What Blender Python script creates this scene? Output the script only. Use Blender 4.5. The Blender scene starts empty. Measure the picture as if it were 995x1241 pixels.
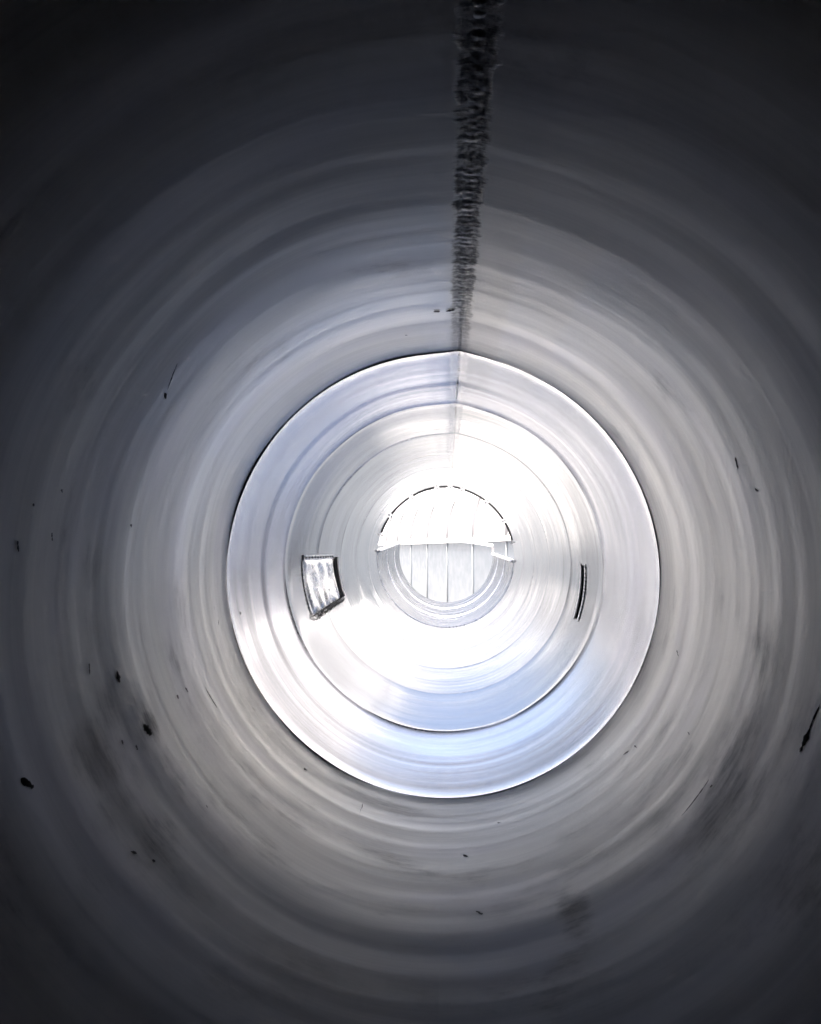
import bpy, bmesh, math, random
from mathutils import Vector, noise
R = math.radians
random.seed(7)
S = bpy.context.scene
COL = S.collection

# ------------------------------------------------------------------ camera
cam_d = bpy.data.cameras.new("camera"); cam = bpy.data.objects.new("camera", cam_d); COL.objects.link(cam)
EYE = Vector((0.034, 0.0, 0.144))
F = 850.0                                   # focal length in pixels of a 1241 px high frame
cam_d.sensor_fit = 'VERTICAL'; cam_d.sensor_height = 36; cam_d.sensor_width = 36
cam_d.lens = F / 1241 * 36
cam_d.clip_start = 0.02; cam_d.clip_end = 3000
cam.location = EYE
cam.rotation_euler = (R(90 + 3.06), 0, R(3.03))
S.camera = cam

# ------------------------------------------------------------------ light
SUN_EL, SUN_AZ = 52, 186                    # azimuth clockwise from +Y
W = bpy.data.worlds.new("World"); S.world = W; W.use_nodes = True
nt = W.node_tree; bg = nt.nodes['Background']
sky = nt.nodes.new('ShaderNodeTexSky'); sky.sky_type = 'NISHITA'; sky.sun_disc = False
sky.sun_elevation = R(SUN_EL); sky.sun_rotation = R(SUN_AZ)
sky.air_density = 0.55; sky.dust_density = 10.0; sky.ozone_density = 0.3
nt.links.new(sky.outputs[0], bg.inputs[0]); bg.inputs[1].default_value = 0.15
sl = bpy.data.lights.new("sun", 'SUN'); sl.energy = 2.0; sl.angle = R(0.5); sl.color = (1, .965, .92)
so = bpy.data.objects.new("sun", sl); COL.objects.link(so)
d = Vector((math.sin(R(SUN_AZ)) * math.cos(R(SUN_EL)), math.cos(R(SUN_AZ)) * math.cos(R(SUN_EL)), math.sin(R(SUN_EL))))
so.rotation_euler = d.to_track_quat('Z', 'Y').to_euler()
so.location = (0, -20, 30)
S.view_settings.view_transform = 'Standard'; S.view_settings.look = 'None'
S.view_settings.exposure = 2.82; S.view_settings.gamma = 1
S.cycles.max_bounces = 16; S.cycles.glossy_bounces = 14; S.cycles.diffuse_bounces = 6
S.cycles.sample_clamp_indirect = 6; S.cycles.blur_glossy = 0.3
S.cycles.caustics_reflective = True

# ------------------------------------------------------------------ helpers
def mesh_obj(name, verts, faces, mat, parent=None, smooth=True, uvs=None):
    me = bpy.data.meshes.new(name); me.from_pydata(verts, [], faces); me.update()
    if uvs:
        lay = me.uv_layers.new(name='UVMap')
        for l in me.loops: lay.data[l.index].uv = uvs[l.vertex_index]
    if smooth:
        for p in me.polygons: p.use_smooth = True
    me.materials.append(mat)
    o = bpy.data.objects.new(name, me); COL.objects.link(o)
    if parent: o.parent = parent
    return o
def empty(name, label, cat, loc=(0, 0, 0), group=None):
    o = bpy.data.objects.new(name, None); COL.objects.link(o); o.location = loc
    o.empty_display_size = .2; o['label'] = label; o['category'] = cat
    if group: o['group'] = group
    return o
def box(v, f, x0, x1, y0, y1, z0, z1):
    b = len(v)
    v += [(x, y, z) for x in (x0, x1) for y in (y0, y1) for z in (z0, z1)]
    f += [tuple(b + i for i in q) for q in ((0,1,3,2),(4,6,7,5),(0,4,5,1),(2,3,7,6),(0,2,6,4),(1,5,7,3))]
def tube(v, f, pts, r, n=8, closed=False, rfun=None):
    b = len(v); N = len(pts)
    for i, p in enumerate(pts):
        p = Vector(p)
        a = Vector(pts[(i - 1) % N] if (closed or i > 0) else pts[i])
        c = Vector(pts[(i + 1) % N] if (closed or i < N - 1) else pts[i])
        t = (c - a).normalized()
        s = t.cross(Vector((0, 0, 1)) if abs(t.z) < .9 else Vector((0, 1, 0))).normalized(); u = s.cross(t)
        rr = r if rfun is None else rfun(i)
        for k in range(n):
            an = 2 * math.pi * k / n
            v.append(tuple(p + (s * math.cos(an) + u * math.sin(an)) * rr))
    for i in range(N if closed else N - 1):
        j = (i + 1) % N
        for k in range(n):
            l = (k + 1) % n
            f.append((b + i * n + k, b + i * n + l, b + j * n + l, b + j * n + k))
    if not closed:
        f.append(tuple(b + k for k in range(n))[::-1]); f.append(tuple(b + (N - 1) * n + k for k in range(n)))

# ------------------------------------------------------------------ materials
class NT:
    def __init__(s, name):
        s.m = bpy.data.materials.new(name); s.m.use_nodes = True; s.t = s.m.node_tree
        s.b = s.t.nodes['Principled BSDF']
    def n(s, typ, **kw):
        x = s.t.nodes.new('ShaderNode' + typ)
        for k, v in kw.items(): setattr(x, k, v)
        return x
    def put(s, sock, val):
        if isinstance(val, (int, float)): sock.default_value = val
        elif isinstance(val, tuple): sock.default_value = val
        else: s.t.links.new(val, sock)
    def math(s, op, a, b=0.0, c=None, clamp=False):
        x = s.n('Math', operation=op); x.use_clamp = clamp
        s.put(x.inputs[0], a); s.put(x.inputs[1], b)
        if c is not None: s.put(x.inputs[2], c)
        return x.outputs[0]
    def noise(s, vec, scale, detail=3, rough=.55, dist=0.0):
        x = s.n('TexNoise'); s.put(x.inputs['Vector'], vec)
        x.inputs['Scale'].default_value = scale; x.inputs['Detail'].default_value = detail
        x.inputs['Roughness'].default_value = rough; x.inputs['Distortion'].default_value = dist
        return x.outputs[0]
    def ramp(s, v, a, b, lo=0.0, hi=1.0, smooth=True):
        x = s.n('MapRange'); x.interpolation_type = 'SMOOTHSTEP' if smooth else 'LINEAR'
        s.put(x.inputs[0], v); x.inputs[1].default_value = a; x.inputs[2].default_value = b
        x.inputs[3].default_value = lo; x.inputs[4].default_value = hi
        return x.outputs[0]
    def scale(s, vec, sc):
        x = s.n('VectorMath', operation='MULTIPLY'); s.put(x.inputs[0], vec); x.inputs[1].default_value = sc
        return x.outputs[0]
    def mix(s, f, a, b):
        x = s.n('Mix', data_type='RGBA'); s.put(x.inputs[0], f); s.put(x.inputs[6], a); s.put(x.inputs[7], b)
        return x.outputs[2]

def plain(name, col, rough=.5, metal=0.0, nscale=8, var=.12, bump=.0):
    k = NT(name); g = k.n('TexCoord').outputs['Object']
    f = k.noise(g, nscale, 4)
    a = tuple(c * (1 - var) for c in col) + (1,); b = tuple(min(1, c * (1 + var)) for c in col) + (1,)
    k.put(k.b.inputs['Base Color'], k.mix(f, a, b))
    k.put(k.b.inputs['Roughness'], k.ramp(f, .2, .8, max(.05, rough - .08), rough + .08)); k.b.inputs['Metallic'].default_value = metal
    if bump:
        bn = k.n('Bump'); bn.inputs['Distance'].default_value = bump; k.put(bn.inputs['Height'], k.noise(g, nscale * 3, 5))
        k.put(k.b.inputs['Normal'], bn.outputs[0])
    return k.m

SEAM = R(4.6)              # azimuth of the long weld, clockwise from the top
UR = 1.29                  # metres of arc per radian
def shell_material(name, col, rough, band, bandbump, dirt, seam_k, metallic=1.0, rollbump=.0):
    k = NT(name)
    g = k.n('TexCoord').outputs['Object']
    uv = k.n('UVMap').outputs[0]; sp = k.n('SeparateXYZ'); k.put(sp.inputs[0], uv)
    u, v = sp.outputs[0], sp.outputs[1]
    wob = k.noise(g, .7, 1)                                             # the rolling marks wander a little
    comb = k.n('VectorMath', operation='ADD'); k.put(comb.inputs[0], g)
    cx = k.n('CombineXYZ'); k.put(cx.inputs[1], k.math('MULTIPLY', k.math('SUBTRACT', wob, .5), .14)); k.put(comb.inputs[1], cx.outputs[0])
    gw = comb.outputs[0]
    b1 = k.noise(k.scale(gw, (.35, 3.6, .35)), 1.0, 2, .5)               # wide rolling bands
    b2 = k.noise(k.scale(gw, (.45, 17, .45)), 1.0, 2, .5)                # narrow bands
    b3 = k.noise(k.scale(gw, (.7, 80, .7)), 1.0, 2, .6)                # brushing
    cl = k.noise(g, 2.2, 5, .6)                                          # clouds
    cs_ = k.noise(k.scale(gw, (.7, 2.2, .7)), 1.0, 1, .5)                # slow clouds
    grit = k.noise(g, 55, 4, .7)
    bands = k.math('ADD', k.math('MULTIPLY', b1, .5), k.math('ADD', k.math('MULTIPLY', b2, .3), k.math('MULTIPLY', b3, .2)))
    base = k.mix(k.ramp(bands, .34, .66), tuple(c * (1 - band) for c in col) + (1,), tuple(min(1, c * (1 + band * .5)) for c in col) + (1,))
    base = k.mix(k.ramp(cs_, .35, .75, 0, .35), base, (col[0] * .86, col[1] * .85, col[2] * .84, 1))
    # warm and cold films on the plate
    base = k.mix(k.ramp(k.noise(k.scale(g, (1, 2.2, 1)), 1.1, 2), .45, .7, 0, .5), base, (col[0] * .93, col[1] * .92, col[2] * 1.0, 1))
    rgh = k.math('ADD', k.ramp(bands, .3, .7, rough + .04, rough - .025), k.ramp(cs_, .35, .75, -.015, .03))
    # dirt: streaky patches where boots and tools went, in the lower half
    low = k.ramp(k.math('ABSOLUTE', u), 1.5, 2.6)
    p = k.noise(k.scale(gw, (1.6, 2.6, 1.6)), 1.0, 6, .68)
    dm = k.math('MULTIPLY', k.ramp(p, .50, .78, 0, .7), low)
    fine = k.ramp(k.noise(k.scale(g, (7, 40, 7)), 1.0, 4, .7), .42, .62)
    dm = k.math('MULTIPLY', dm, k.math('ADD', k.math('MULTIPLY', fine, .6), .4))
    low_dark = k.ramp(k.math('ADD', k.math('ABSOLUTE', u), k.math('MULTIPLY', cl, .8)), 2.5, 4.2, 0, .2)
    base = k.mix(k.math('MULTIPLY', low_dark, dirt), base, (.10, .095, .085, 1))  # tint darkens towards the bottom of the plate
    # named smears
    def spot(u0, v0, su, sv):
        a = k.math('DIVIDE', k.math('SUBTRACT', u, u0), su); b = k.math('DIVIDE', k.math('SUBTRACT', v, v0), sv)
        dd = k.math('ADD', k.math('MULTIPLY', a, a), k.math('MULTIPLY', b, b))
        g_ = k.math('SUBTRACT', 1.0, k.math('MULTIPLY', dd, .4), clamp=True)
        return k.ramp(k.math('ADD', p, k.math('MULTIPLY', g_, .24)), .60, .84)
    if dirt > 0:
        for (u0, v0, su, sv, st) in SMEARS:
            dm = k.math('MAXIMUM', dm, k.math('MULTIPLY', spot(u0, v0, su, sv), k.math('MULTIPLY', st, k.math('ADD', k.math('MULTIPLY', fine, .45), .55))))
    speck = k.math('MULTIPLY', k.ramp(grit, .66, .80, 0, .3), k.ramp(cl, .54, .70))
    dm = k.math('MULTIPLY', k.math('MAXIMUM', dm, speck), dirt, clamp=True)
    base = k.mix(dm, base, (.05, .045, .04, 1))
    rgh = k.math('ADD', rgh, k.math('MULTIPLY', dm, .2))
    # heat stain and soot along the long weld
    us = k.math('SUBTRACT', u, SEAM * UR)
    edge = k.math('MULTIPLY', k.math('SUBTRACT', k.noise(k.scale(g, (5, 14, 5)), 1.0, 6, .8), .5), .085)
    dist = k.math('ABSOLUTE', k.math('ADD', us, edge))
    soot = k.ramp(dist, .034, .056, 1, 0)
    rip = k.noise(k.scale(gw, (4.5, 42, 4.5)), 1.0, 4, .75, .4)
    rip2 = k.noise(g, 38, 5, .75)
    sootm = k.math('MULTIPLY', soot, k.ramp(k.math('ADD', k.math('MULTIPLY', rip, .5), k.math('MULTIPLY', rip2, .5)), .38, .60, .10, 1))
    fade = k.n('ValToRGB'); k.put(fade.inputs[0], k.math('DIVIDE', v, 10.0))
    e = fade.color_ramp.elements; e[0].position = .12; e[0].color = (.80,) * 3 + (1,); e[1].position = .26; e[1].color = (.70,) * 3 + (1,)
    for ps, c in ((.31, .62), (.355, .42), (.40, .24), (.43, .13), (.9, .08)):
        q = e.new(ps); q.color = (c,) * 3 + (1,)
    sootm = k.math('MULTIPLY', sootm, k.math('MULTIPLY', fade.outputs[0], seam_k))
    core = k.math('MULTIPLY', k.ramp(k.math('ABSOLUTE', us), .004, .018, 1, 0), k.math('MULTIPLY', k.ramp(rip2, .3, .6, .12, .4), seam_k))
    sootm = k.math('MAXIMUM', sootm, core)
    base = k.mix(sootm, base, (.05, .047, .045, 1))
    rgh = k.math('ADD', rgh, k.math('MULTIPLY', sootm, .3))
    k.put(k.b.inputs['Base Color'], base)
    k.put(k.b.inputs['Roughness'], rgh)
    k.put(k.b.inputs['Metallic'], k.math('MULTIPLY', k.math('SUBTRACT', 1, k.math('MAXIMUM', dm, sootm)), metallic))
    s1 = k.noise(k.scale(gw, (.32, 3.4, .32)), 1.0, 1, .5)
    s2 = k.noise(k.scale(gw, (.45, 13, .45)), 1.0, 1, .5)
    h = k.math('ADD', k.math('MULTIPLY', s1, bandbump), k.math('ADD', k.math('MULTIPLY', s2, bandbump * .16), k.math('MULTIPLY', b3, .00004)))
    h = k.math('ADD', h, k.math('MULTIPLY', grit, .00002))
    h = k.math('ADD', h, k.math('MULTIPLY', k.math('MULTIPLY', rip, soot), .0014))
    bn = k.n('Bump'); bn.inputs['Distance'].default_value = 1.0; bn.inputs['Strength'].default_value = 1.0
    k.put(bn.inputs['Height'], h); k.put(k.b.inputs['Normal'], bn.outputs[0])
    return k.m

# ------------------------------------------------------------------ the pipe's true section (slightly oval, peaked at the long weld)
TAB = [(-180, 0), (-145, .001), (-133, .003), (-116, .013), (-90, .021), (-62, .023), (-39, .0165), (-19, .0165), (-4, .0165), (1, .022), (4.6, .032),
       (8, .023), (14, .011), (26, .002), (45, 0), (180, 0)]
def bulge(az):
    a = math.degrees(az)
    a = (a + 180) % 360 - 180
    for (a0, b0), (a1, b1) in zip(TAB, TAB[1:]):
        if a0 <= a <= a1: return b0 + (b1 - b0) * (a - a0) / (a1 - a0)
    return 0
AX, AZ = 1.272, 1.306
SHADE_FLARE = 3.05                 # from here the shell flares towards the viewer, shaped to darken the near wall
def rad(az, y):
    e = 1 / math.sqrt((math.sin(az) / AX) ** 2 + (math.cos(az) / AZ) ** 2)
    t = min(1.0, max(0.0, (SHADE_FLARE - y) / SHADE_FLARE))
    return e * (1 + bulge(az) * (1.0 if y < 5 else .8)) * (1 + .27 * t ** 2 - .006 * math.exp(-((y - 3.0) / .7) ** 2))
def on_shell(az, y, inset=0.0):
    r = rad(az, y) - inset
    return (r * math.sin(az), y, r * math.cos(az))
def pix(px, py, inset=0.0):
    """where the line of sight through a photograph pixel meets the shell: (azimuth, y)"""
    dx, dz = (px - 542.5) / F, -(py - 666) / F
    y = 1.0
    for _ in range(60):
        X, Z = EYE.x + dx * y, EYE.z + dz * y
        az = math.atan2(X, Z); r = math.hypot(X, Z)
        y *= 1 + .6 * (rad(az, y) - inset - r) / max(.2, r)
    return az, y

SMEARS = []
for (px, py, su, sv, st) in ((850, 965, .16, .10, .5), (690, 1090, .05, .13, .6), (945, 1050, .16, .10, .5), (150, 870, .10, .16, .4), (108, 905, .10, .12, .45),
                             (900, 850, .25, .12, .45), (175, 880, .05, .06, .6), (102, 688, .06, .05, .3), (600, 1090, .2, .14, .22), (780, 1010, .2, .16, .3), (420, 1180, .3, .12, .3)):
    az, y = pix(px, py); SMEARS.append((az * UR, y, su * 1.35, sv * 1.35, min(.8, st * 1.3)))

COLD = (.72, .725, .76)
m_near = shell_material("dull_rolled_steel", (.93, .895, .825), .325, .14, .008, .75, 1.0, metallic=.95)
m_rear = plain("light_absorbing_steel", (.07, .06, .055), .8, 0, 6, .3)  # dark colour put on the unseen rear course to absorb light
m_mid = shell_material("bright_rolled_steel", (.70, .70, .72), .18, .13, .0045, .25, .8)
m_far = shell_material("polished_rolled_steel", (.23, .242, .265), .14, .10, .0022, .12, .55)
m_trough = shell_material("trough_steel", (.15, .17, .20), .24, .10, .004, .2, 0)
m_weld = plain("weld_metal", (.72, .73, .76), .28, 1.0, 60, .15, .001)
m_out = plain("outer_steel", (.45, .45, .46), .5, 1.0, 5, .1)
m_black = plain("shade_black", (.012, .012, .014), .6, 0, 30, .1)  # black for strips that stand for shade in openings
m_dark = plain("dark_steel", (.06, .062, .068), .5, .6, 20, .2)
m_dirt = plain("dried_dirt", (.19, .18, .165), .85, 0, 60, .4)
m_white = plain("white_paint", (.80, .81, .82), .35, 0, 6, .05)
m_grey = plain("grey_paint", (.07, .072, .08), .45, 0, 6, .08)
m_cover = plain("white_tunnel_cover", (.27, .275, .28), .5, 0, 1.2, .03)
m_post = plain("galvanised_post", (.13, .145, .16), .4, .0, 6, .06)
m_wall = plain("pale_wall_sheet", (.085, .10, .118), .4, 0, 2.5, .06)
m_film = plain("crumpled_clear_film", (.93, .93, .95), .24, 1.0, 12, .15, .003)

# ------------------------------------------------------------------ ground
gk = NT("yard_concrete"); gg = gk.n('TexCoord').outputs['Object']
gn = gk.noise(gg, .7, 8, .65); gk.put(gk.b.inputs['Base Color'], gk.mix(gk.ramp(gn, .3, .7), (.26, .26, .255, 1), (.40, .40, .39, 1)))
gk.b.inputs['Roughness'].default_value = .9
gb = gk.n('Bump'); gb.inputs['Distance'].default_value = .01; gk.put(gb.inputs['Height'], gk.noise(gg, 30, 6)); gk.put(gk.b.inputs['Normal'], gb.outputs[0])
GZ = -2.25
ground = mesh_obj("ground", [(-1200, -1200, GZ), (1200, -1200, GZ), (1200, 1200, GZ), (-1200, 1200, GZ)], [(0, 1, 2, 3)], gk.m, smooth=False)
ground['kind'] = 'structure'

# ------------------------------------------------------------------ the pipe
pipe = empty("steel_pipe", "long welded steel pipe seen from inside, with a sooty seam along its top", "pipe", (0, 0, 0))
T = .012
def course(y0, y1, mat, name="shell_course", step0=0.0, flare=0.0, nth=360, dy=.05, a0=None, a1=None, wave=0.0, seed=0, dent=0.0):
    """one rolled course: inner skin, end faces, outer skin. a0/a1(y) limit it to an arc (azimuth), else full circle"""
    ny = max(2, int((y1 - y0) / dy)); full = a0 is None
    ths = nth if full else nth + 1
    V, Fc, UV = [], [], []
    def ring(y, off, outer=False):
        i0 = len(V)
        for i in range(nth + 1):
            if full: az = -math.pi + 2 * math.pi * i / nth
            else: az = a0(y) + (a1(y) - a0(y)) * i / nth
            w = 0
            if wave and not outer:
                dn = dent * noise.noise(Vector((math.sin(az) * 2.3 + seed, y * 1.1, math.cos(az) * 2.3)))
                w = dn + wave * (noise.noise(Vector((math.sin(az) * .6, y * 2.8 + seed, math.cos(az) * .6))) + .5 * noise.noise(Vector((math.sin(az) * 1.6, y * 7 + seed, math.cos(az) * 1.6))))
            V.append(on_shell(az, y, off + w)); UV.append((az * UR, y))
        return i0
    rows = []
    ys = [y0, y0 + .004, y0 + .02, y0 + .04, y0 + .07] + [y0 + (y1 - y0) * (j + 1) / ny for j in range(ny - 1)] + [y1 - .07, y1 - .04, y1 - .02, y1 - .01, y1]
    ys = sorted(set(round(q, 4) for q in ys))
    for j, y in enumerate(ys):
        off = step0 * (.6 * math.exp(-(y - y0) / .05) + .4 * math.exp(-(y - y0) / .3))
        if j == 0: off -= .001
        if flare:
            q = max(0, 1 - (y1 - y) / .15); off += flare * q * q
        rows.append(ring(y, off))
    e1 = ring(y1, -T - .012, True); e0 = ring(y0, -T - .012, True)
    rows += [e1, e0, rows[0]]
    for a, b in zip(rows, rows[1:]):
        for i in range(nth): Fc.append((a + i, b + i, b + i + 1, a + i + 1))
    if not full:
        inner = rows[:-3]
        for e in (0, nth):
            poly = [r + e for r in inner] + [e1 + e, e0 + e]
            Fc.append(tuple(poly if e else poly[::-1]))
    o = mesh_obj(name, V, Fc, mat, pipe, True, UV)
    return o
L = 1.5; J = [4.15 + L * i for i in range(7)]           # girth joints; the last one is the open end
G = .0012
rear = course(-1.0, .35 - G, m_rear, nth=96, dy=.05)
rear['label'] = 'unseen course behind the viewer, dark to soak up light'
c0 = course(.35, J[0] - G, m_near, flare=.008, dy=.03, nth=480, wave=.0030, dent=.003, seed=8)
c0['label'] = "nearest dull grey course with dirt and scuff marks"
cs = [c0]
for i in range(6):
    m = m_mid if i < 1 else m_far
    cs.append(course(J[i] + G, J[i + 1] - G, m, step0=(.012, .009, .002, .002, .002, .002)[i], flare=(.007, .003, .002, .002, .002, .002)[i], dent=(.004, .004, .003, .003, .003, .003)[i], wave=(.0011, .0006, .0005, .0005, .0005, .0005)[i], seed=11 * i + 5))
# unseen head added behind the viewer to keep light out of the pipe
V, Fc = [], []
n1, n2 = 64, 14
for j in range(n2):
    t = j / (n2 - 1) * math.pi / 2
    for i in range(n1):
        az = 2 * math.pi * i / n1; p = on_shell(az, -1.0, -.02)
        V.append((p[0] * math.cos(t), -1.0 - .15 * math.sin(t), p[2] * math.cos(t)))
for j in range(n2 - 1):
    for i in range(n1): Fc.append((j * n1 + i, j * n1 + (i + 1) % n1, (j + 1) * n1 + (i + 1) % n1, (j + 1) * n1 + i))
mesh_obj("light_block_head", V, Fc, m_dark, pipe)
# girth welds: low rippled beads in each joint
for i in range(6):
    V, Fc = [], []; n = 720
    pr = (.003, .003, .004, .005, .005, .005)[i]
    pts = [on_shell(-math.pi + 2 * math.pi * k / n, J[i] + .002 * noise.noise(Vector((k * .13, i, 0))), (-.001 if i < 2 else -.0098) + .0008 * noise.noise(Vector((k * .21, i * 7, 3)))) for k in range(n)]
    tube(V, Fc, pts, .009, 8, True, rfun=lambda q: (.0062 if i == 0 else .0070 if i == 1 else .0115) * (1 + .03 * math.sin(q * 2.1) + .05 * noise.noise(Vector((q * .3, i, 9)))))
    mesh_obj("girth_weld", V, Fc, m_weld, pipe)
# long weld: a rippled cap, ripple by ripple, course after course
for i, (ya, yb) in enumerate([(0.36, J[0] - .006)] + [(J[q] + .012, J[q + 1] - .012) for q in range(6)]):
    V, Fc, UV = [], [], []; ny = int((yb - ya) / .004); nx = 12; W0 = .022 if i == 0 else .006; A0 = .0012 if i == 0 else .0006
    for j in range(ny + 1):
        y = ya + (yb - ya) * j / ny
        hw = W0 * (1 + .35 * noise.noise(Vector((y * 9, 1, i)))); cxx = .006 * noise.noise(Vector((y * 3, 4, i)))
        rp = A0 * (1 + math.sin(y * 2 * math.pi / (.034 if i == 0 else .016) + 3 * noise.noise(Vector((y * 5, 0, 2))))) * (.5 + abs(noise.noise(Vector((y * 11, 3, 2)))) * 1.6)
        for q in range(nx + 1):
            s = -1 + 2 * q / nx
            rq = rp * (1 + .9 * noise.noise(Vector((y * 30, s * 2.5, i + 5))))
            V.append(on_shell(SEAM + (s * hw + cxx) / UR, y + .012 * (1 - s * s), (.0010 + rq) * (1 - s * s) ** 1.5 - .0002)); UV.append((SEAM * UR + s * hw + cxx, y))
    for j in range(ny):
        for q in range(nx):
            a = j * (nx + 1) + q; Fc.append((a, a + 1, a + nx + 2, a + nx + 1))
    mesh_obj("long_weld", V, Fc, m_near if i == 0 else m_mid if i == 1 else m_far, pipe, True, UV)
# scuffs, spatters and dried dirt on the plates: thin flakes on the steel
MARKS = [(205, 433, 193, 466, 1.2), (190, 470, 191, 478, 4), (212, 755, 220, 783, 3.2), (5, 655, 7, 669, 3.5), (136, 814, 140, 829, 4), (171, 879, 181, 892, 7),
         (18, 947, 35, 957, 7.5), (965, 867, 950, 901, 4.5), (975, 845, 962, 872, 2), (846, 934, 814, 976, 1.5), (850, 940, 847, 943, 3), (526, 373, 534, 373, 3),
         (541, 373, 552, 371, 3), (288, 742, 290, 745, 3), (262, 752, 262, 758, 1.6), (256, 735, 257, 740, 1.5), (101, 806, 102, 820, 2.2), (144, 898, 146, 904, 2.5),
         (162, 904, 164, 910, 2.5), (158, 1031, 166, 1033, 3), (560, 1026, 565, 1028, 3), (575, 1090, 582, 1094, 3), (654, 1001, 657, 1018, 1.4), (761, 896, 764, 899, 2.4),
         (801, 884, 804, 887, 2.6), (823, 879, 825, 883, 2.8), (441, 968, 436, 982, 1.4), (24, 608, 25, 612, 3), (149, 634, 151, 638, 2.4), (907, 594, 911, 597, 3.2),
         (885, 556, 888, 570, 2.2), (812, 784, 814, 792, 2.2), (369, 929, 373, 931, 2.4), (49, 645, 50, 655, 2.2), (212, 843, 214, 848, 3), (222, 834, 226, 840, 1.5),
         (491, 402, 494, 402, 1.5), (247, 834, 262, 858, 1.2), (250, 974, 252, 978, 1.4), (748, 907, 755, 902, 1.6), (60, 590, 61, 595, 3), (185, 1040, 189, 1043, 3), (600, 988, 604, 988, 1.6)]
def flake(px0, py0, px1, py1, w, parent_list):
    (a0, y0), (a1, y1) = pix(px0, py0), pix(px1, py1)
    mpp = ((y0 + y1) / 2) / F
    n = 10; V, Fc = [], []
    L_ = [];
    for i in range(n + 1):
        t = i / n
        az = a0 + (a1 - a0) * t; y = y0 + (y1 - y0) * t
        az += .004 * noise.noise(Vector((i * .4, px0, py0)))
        prof = math.sqrt(max(0, 1 - (2 * t - 1) ** 2)) * .9 + .1
        hw = .5 * w * mpp * prof * (.75 + .9 * noise.noise(Vector((i * 1.3, px0 * .37, py0 * .37))))
        L_.append((az, y, hw))
    # width is laid across the stroke, in arc and length
    du = (a1 - a0) * UR; dv = y1 - y0; ln = math.hypot(du, dv) + 1e-6
    nu, nv = -dv / ln, du / ln
    k_v = min(6.0, max(1.0, .5 * (y0 + y1) / 1.3))
    for az, y, hw in L_:
        for s, ins in ((-1, .0), (0, .0007), (1, .0)):
            V.append(on_shell(az + s * nu * hw / UR, y + s * nv * hw * k_v, ins + .0015))
    for i in range(n):
        for q in range(2):
            a = i * 3 + q; Fc.append((a, a + 1, a + 4, a + 3))
    ym = (y0 + y1) / 2; par = parent_list[0]
    for c, (ca, cb) in zip(parent_list, [(-9, J[0])] + list(zip(J, J[1:]))):
        if ca <= ym < cb: par = c
    mesh_obj("dirt_mark", V, Fc, m_dirt, par)
for mk in MARKS: flake(*mk, cs)

# ------------------------------------------------------------------ hatch in the left wall, covered with crumpled film
HC = {k: pix(*k) for k in ((367, 678), (403, 676), (412, 724), (378, 745))}
(tl, tr, br, bl) = list(HC.values())
hatch = bpy.data.objects.new("hatch", None); COL.objects.link(hatch); hatch.parent = pipe
hatch['label'] = "oblong hatch in the left wall under crumpled film"
def hp(s, t, ins):                     # s along the pipe 0..1, t downwards 0..1
    a = (tl[0] * (1 - s) + tr[0] * s) * (1 - t) + (bl[0] * (1 - s) + br[0] * s) * t
    y = (tl[1] * (1 - s) + tr[1] * s) * (1 - t) + (bl[1] * (1 - s) + br[1] * s) * t
    return on_shell(a, y, ins)
V, Fc = [], []; nx, nz = 72, 26
for j in range(nz + 1):
    for i in range(nx + 1):
        s, t = i / nx, j / nz
        q = s + .05 * math.sin(t * 4 + s * 5)
        h = .012 + .0055 * math.sin(q * 26) * (.5 + .7 * t) + .012 * noise.noise(Vector((q * 9, t * 2.2, 5)))
        ed = min(1, s / .05, (1 - s) / .05, t / .08, (1 - t) / .08); V.append(hp(s, t, max(.003, h * ed)))
for j in range(nz):
    for i in range(nx):
        a = j * (nx + 1) + i; Fc.append((a, a + 1, a + nx + 2, a + nx + 1))
mesh_obj("cover_film", V, Fc, m_film, hatch)
def strip(name, p0, p1, wid, thick, mat, n=24, jag=0.0):
    V, Fc = [], []
    for i in range(n + 1):
        s = p0[0] + (p1[0] - p0[0]) * i / n; t = p0[1] + (p1[1] - p0[1]) * i / n
        horizontal = abs(p1[0] - p0[0]) > abs(p1[1] - p0[1])
        w = wid * (1 + jag * random.uniform(-1, 1))
        for k, ins in ((-.5, .003), (-.5, thick), (.5, thick), (.5, .003)):
            V.append(hp(s + (0 if horizontal else k * w), t + (k * w if horizontal else 0), ins))
    for i in range(n):
        for k in range(4):
            l = (k + 1) % 4; a = i * 4; Fc.append((a + k, a + l, a + 4 + l, a + 4 + k))
    Fc += [(0, 1, 2, 3), tuple(n * 4 + k for k in (3, 2, 1, 0))]
    return mesh_obj(name, V, Fc, mat, hatch, False)
strip("top_rail", (-.03, -.03), (.96, -.03), .10, .012, m_weld)
strip("bottom_rail", (-.04, 1.03), (1.02, 1.03), .022, .010, m_grey, 40, .6)
strip("edge_shade", (1.03, .02), (1.03, 1.02), .035, .016, m_black)  # black strip for the shaded wall thickness at the hatch's far edge
strip("edge_lip", (1.10, -.02), (1.10, 1.02), .05, .03, m_white)
strip("side_cord", (-.05, .02), (-.02, 1.0), .012, .010, m_weld)
for i in range(18):                    # laces that hold the film to the lower rail
    s = .02 + i * .056
    V, Fc = [], []; tube(V, Fc, [hp(s, .99, .03), hp(s + .012, 1.06, .045), hp(s + .02, 1.12 + .02 * math.sin(i * 2), .012)], .006, 6)
    mesh_obj("lace", V, Fc, m_dark, hatch)
for i in range(11):                    # studs of the top rail
    s = .02 + i * .09; V, Fc = [], []
    tube(V, Fc, [hp(s, -.03, .010), hp(s, -.03, .022)], .010, 8)
    mesh_obj("stud", V, Fc, m_dark, hatch)

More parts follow.
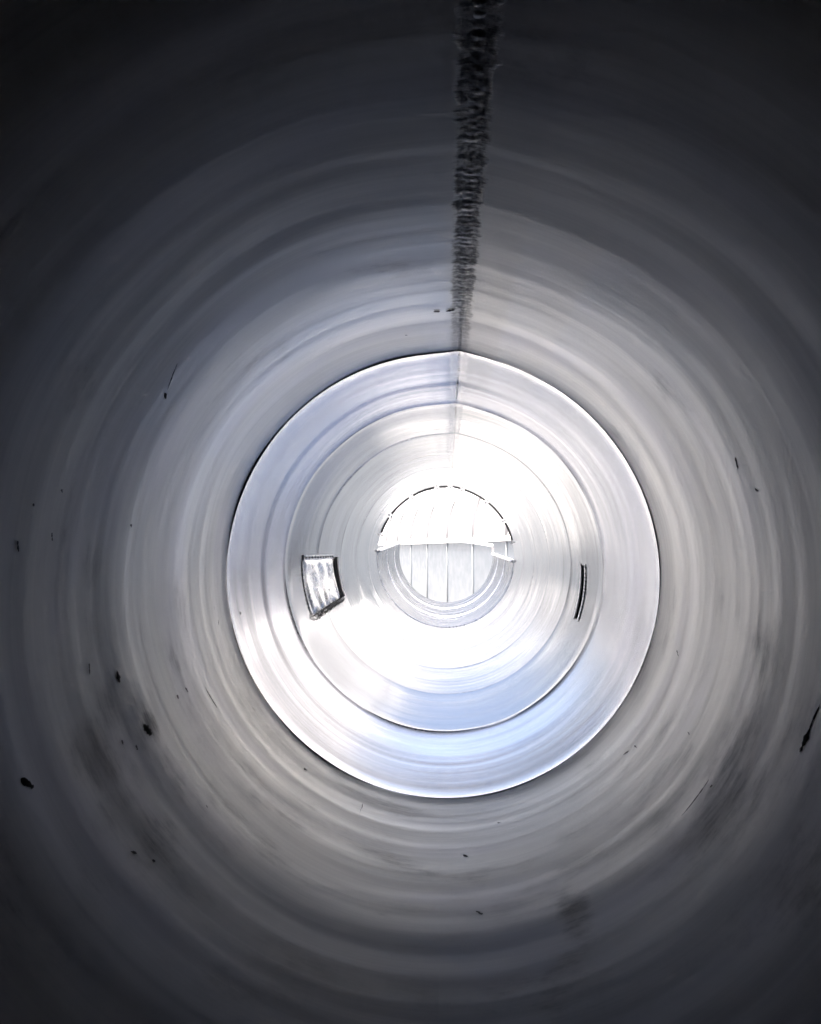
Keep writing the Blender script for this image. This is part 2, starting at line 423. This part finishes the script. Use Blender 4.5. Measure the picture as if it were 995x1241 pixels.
# slot in the right wall: black strip for the shade inside, two bright lips
slot = bpy.data.objects.new("slot", None); COL.objects.link(slot); slot.parent = pipe
slot['label'] = "narrow upright black slot in the right wall"
def slot_bar(name, off, wid, ins0, ins1, mat, t0=0, t1=1):
    (a0, y0), (a1, y1) = pix(703.5, 685), pix(694.5, 748)
    V, Fc = [], []; n = 16
    for i in range(n + 1):
        t = t0 + (t1 - t0) * i / n; az = a0 + (a1 - a0) * t; y = y0 + (y1 - y0) * t + off
        w = wid * (1 if 0 < i < n else .35)
        for k, ins in ((-.5, ins0), (-.5, ins1), (.5, ins1), (.5, ins0)): V.append(on_shell(az, y + k * w, ins))
    for i in range(n):
        for k in range(4):
            l = (k + 1) % 4; a = i * 4; Fc.append((a + k, a + l, a + 4 + l, a + 4 + k))
    Fc += [(0, 1, 2, 3), tuple(n * 4 + k for k in (3, 2, 1, 0))]
    return mesh_obj(name, V, Fc, mat, slot, False)
slot_bar("gap", 0, .060, .001, .013, m_black)
slot_bar("lip", -.12, .045, .001, .006, m_weld, -.03, 1.03)
slot_bar("lip", .085, .045, .001, .006, m_weld, -.03, 1.03)

# ------------------------------------------------------------------ rim of the open end: dark strips drawn for the shaded gap between tack welds, over the upper half
YE = J[6]
gaps = [-62, -42, -24, -8.5, -1.0, 7.5, 24, 42, 62, 84]
angs = [math.atan2(px - 540.3, 675.3 - py) for px, py in ((458, 647), (472, 624.5), (499, 603.5), (530, 593.5), (545.5, 592.5), (560, 595), (589, 609), (611.5, 631), (624, 657))]
for a, b in zip(angs, angs[1:]):
    V, Fc = [], []; n = 20; g_ = .032
    for i in range(n + 1):
        az = a + g_ + (b - a - 2 * g_) * i / n
        for y, ins in ((YE - .012, -.004), (YE - .012, .018), (YE + .05, .018), (YE + .05, -.004)): V.append(on_shell(az, y, ins))
    for i in range(n):
        for k in range(4):
            l = (k + 1) % 4; q = i * 4; Fc.append((q + k, q + l, q + 4 + l, q + 4 + k))
    Fc += [(0, 1, 2, 3), tuple(n * 4 + k for k in (3, 2, 1, 0))]
    mesh_obj("gap_shade_strip", V, Fc, m_dark, pipe, False)
for a in angs:
    V, Fc = [], []; 
    tube(V, Fc, [on_shell(a - .010, YE + .02, .018), on_shell(a, YE + .02, .030), on_shell(a + .010, YE + .02, .018)], .020, 10, rfun=lambda q: .026 if q == 1 else .014)
    mesh_obj("tack_weld", V, Fc, m_white, pipe)

# ------------------------------------------------------------------ open trough that carries on beyond the end
YT = 19.4
trough = empty("open_trough", "polished open half pipe with white edge rails beyond the far end", "trough", (0, YE + .05, 0))
old = pipe
pipe = trough
def lerp(a, b, t): return a + (b - a) * t
def az_cut(side):
    def f(y):
        t = max(0, (y - YE) / (YT - YE))
        z = EYE.z + (lerp(-.03, .21, t) if side < 0 else lerp(-.22, -.12, t))
        return side * math.acos(max(-1, min(1, z / 1.3)))
    return f
aL, aR = az_cut(-1), az_cut(1)
def arc0(y): return aR(y)
def arc1(y): return 2 * math.pi + aL(y)
tj = [YE + .03, 15.3, 17.4, YT]
for i in range(3):
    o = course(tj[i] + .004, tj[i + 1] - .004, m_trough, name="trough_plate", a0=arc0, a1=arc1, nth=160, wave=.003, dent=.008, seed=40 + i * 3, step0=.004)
    o.location = -trough.location
for i in range(3):
    V, Fc = [], []
    yy = tj[i + 1] if i < 2 else tj[0]
    tube(V, Fc, [on_shell(lerp(arc0(yy), arc1(yy), k / 120), yy, -.003) for k in range(121)], .014, 8)
    o = mesh_obj("girth_weld", V, Fc, m_weld, trough); o.location = -trough.location
for side, fa in ((-1, aL), (1, aR)):
    V, Fc = [], []
    tube(V, Fc, [on_shell(fa(lerp(YE + .05, YT, k / 20)), lerp(YE + .05, YT, k / 20), .01) for k in range(21)], .032, 10)
    o = mesh_obj("edge_rail", V, Fc, m_white, trough); o.location = -trough.location
V, Fc = [], []
pL = Vector(on_shell(aL(YT), YT)); pR = Vector(on_shell(aR(YT), YT))
pts = []
for k in range(25):
    t = k / 24; x = lerp(pL.x, pR.x, t); z = EYE.z + lerp(.215, .105, t) + .10 * 4 * t * (1 - t)
    pts.append((x, YT + .03, z))
tube(V, Fc, pts, .045, 10)
o = mesh_obj("cross_bar", V, Fc, m_white, trough); o.location = -trough.location
V, Fc = [], []
box(V, Fc, pR.x - .035, pR.x + .035, YT - .01, YT + .07, pR.z - .02, pts[-1][2] - .03)
o = mesh_obj("end_post", V, Fc, m_grey, trough, False); o.location = -trough.location
pipe = old

# ------------------------------------------------------------------ the white tunnel hall beyond
ALP = R(75); BY = 30.0
EH = EYE.z + .36                                    # eave height
hall = empty("tunnel_hall", "long white rib roofed hall with pale panelled wall beyond the pipe", "hall", (0, BY, GZ))
du = Vector((-math.cos(ALP), math.sin(ALP), 0)); dr = Vector((math.sin(ALP), math.cos(ALP), 0))
def hpnt(t, a, z): return Vector((0, BY, 0)) + du * t + dr * a + Vector((0, 0, z))
RW, RH = 4.4, 4.3
def prof(n=14):
    P = [(0, 0)]
    for i in range(1, n + 1):
        q = i / n * math.pi / 2; P.append((RW * (1 - math.cos(q)), RH * math.sin(q)))
    P += [(5.5, RH + .6), (8, RH + 1.3), (12, RH + 2.0)]
    return P
T0, T1 = -14, 150
def hl(o): o.location = -hall.location; return o
V, Fc = [], []; P = prof()
tt = [T0 + (T1 - T0) * i / 40 for i in range(41)]
for t in tt:
    for (a, z) in P: V.append(tuple(hpnt(t, a, EH + z)))
for i in range(40):
    for k in range(len(P) - 1):
        q = i * len(P) + k; Fc.append((q, q + 1, q + len(P) + 1, q + len(P)))
hl(mesh_obj("roof_cover", V, Fc, m_cover, hall))
rt = -11.2
ribs = []
while rt < T1: ribs.append(rt); rt += 3.7
for t in ribs:
    V, Fc = [], []; tube(V, Fc, [hpnt(t, a - .02, EH + z + .03) for (a, z) in P], .055, 8)
    hl(mesh_obj("rib", V, Fc, m_grey, hall))
for i, t in enumerate(ribs[:-1]):                   # wall panels between posts
    V, Fc = [], []
    c = [hpnt(t + .05, 0, GZ + .002), hpnt(ribs[i + 1] - .05, 0, GZ + .002), hpnt(ribs[i + 1] - .05, 0, EH - .05), hpnt(t + .05, 0, EH - .05)]
    c2 = [q + dr * .08 for q in c]
    V = [tuple(q) for q in c + c2]; Fc = [(0, 1, 2, 3), (7, 6, 5, 4), (0, 4, 5, 1), (1, 5, 6, 2), (2, 6, 7, 3), (3, 7, 4, 0)]
    hl(mesh_obj("wall_panel", V, Fc, m_wall, hall, False))
for t in ribs:
    V, Fc = [], []; tube(V, Fc, [hpnt(t, -.03, GZ), hpnt(t, -.03, EH)], .026, 8)
    hl(mesh_obj("post", V, Fc, m_post, hall))
V, Fc = [], []; tube(V, Fc, [hpnt(T0, -.03, EH), hpnt(T1, -.03, EH)], .09, 8)
hl(mesh_obj("eave_beam", V, Fc, m_white, hall))
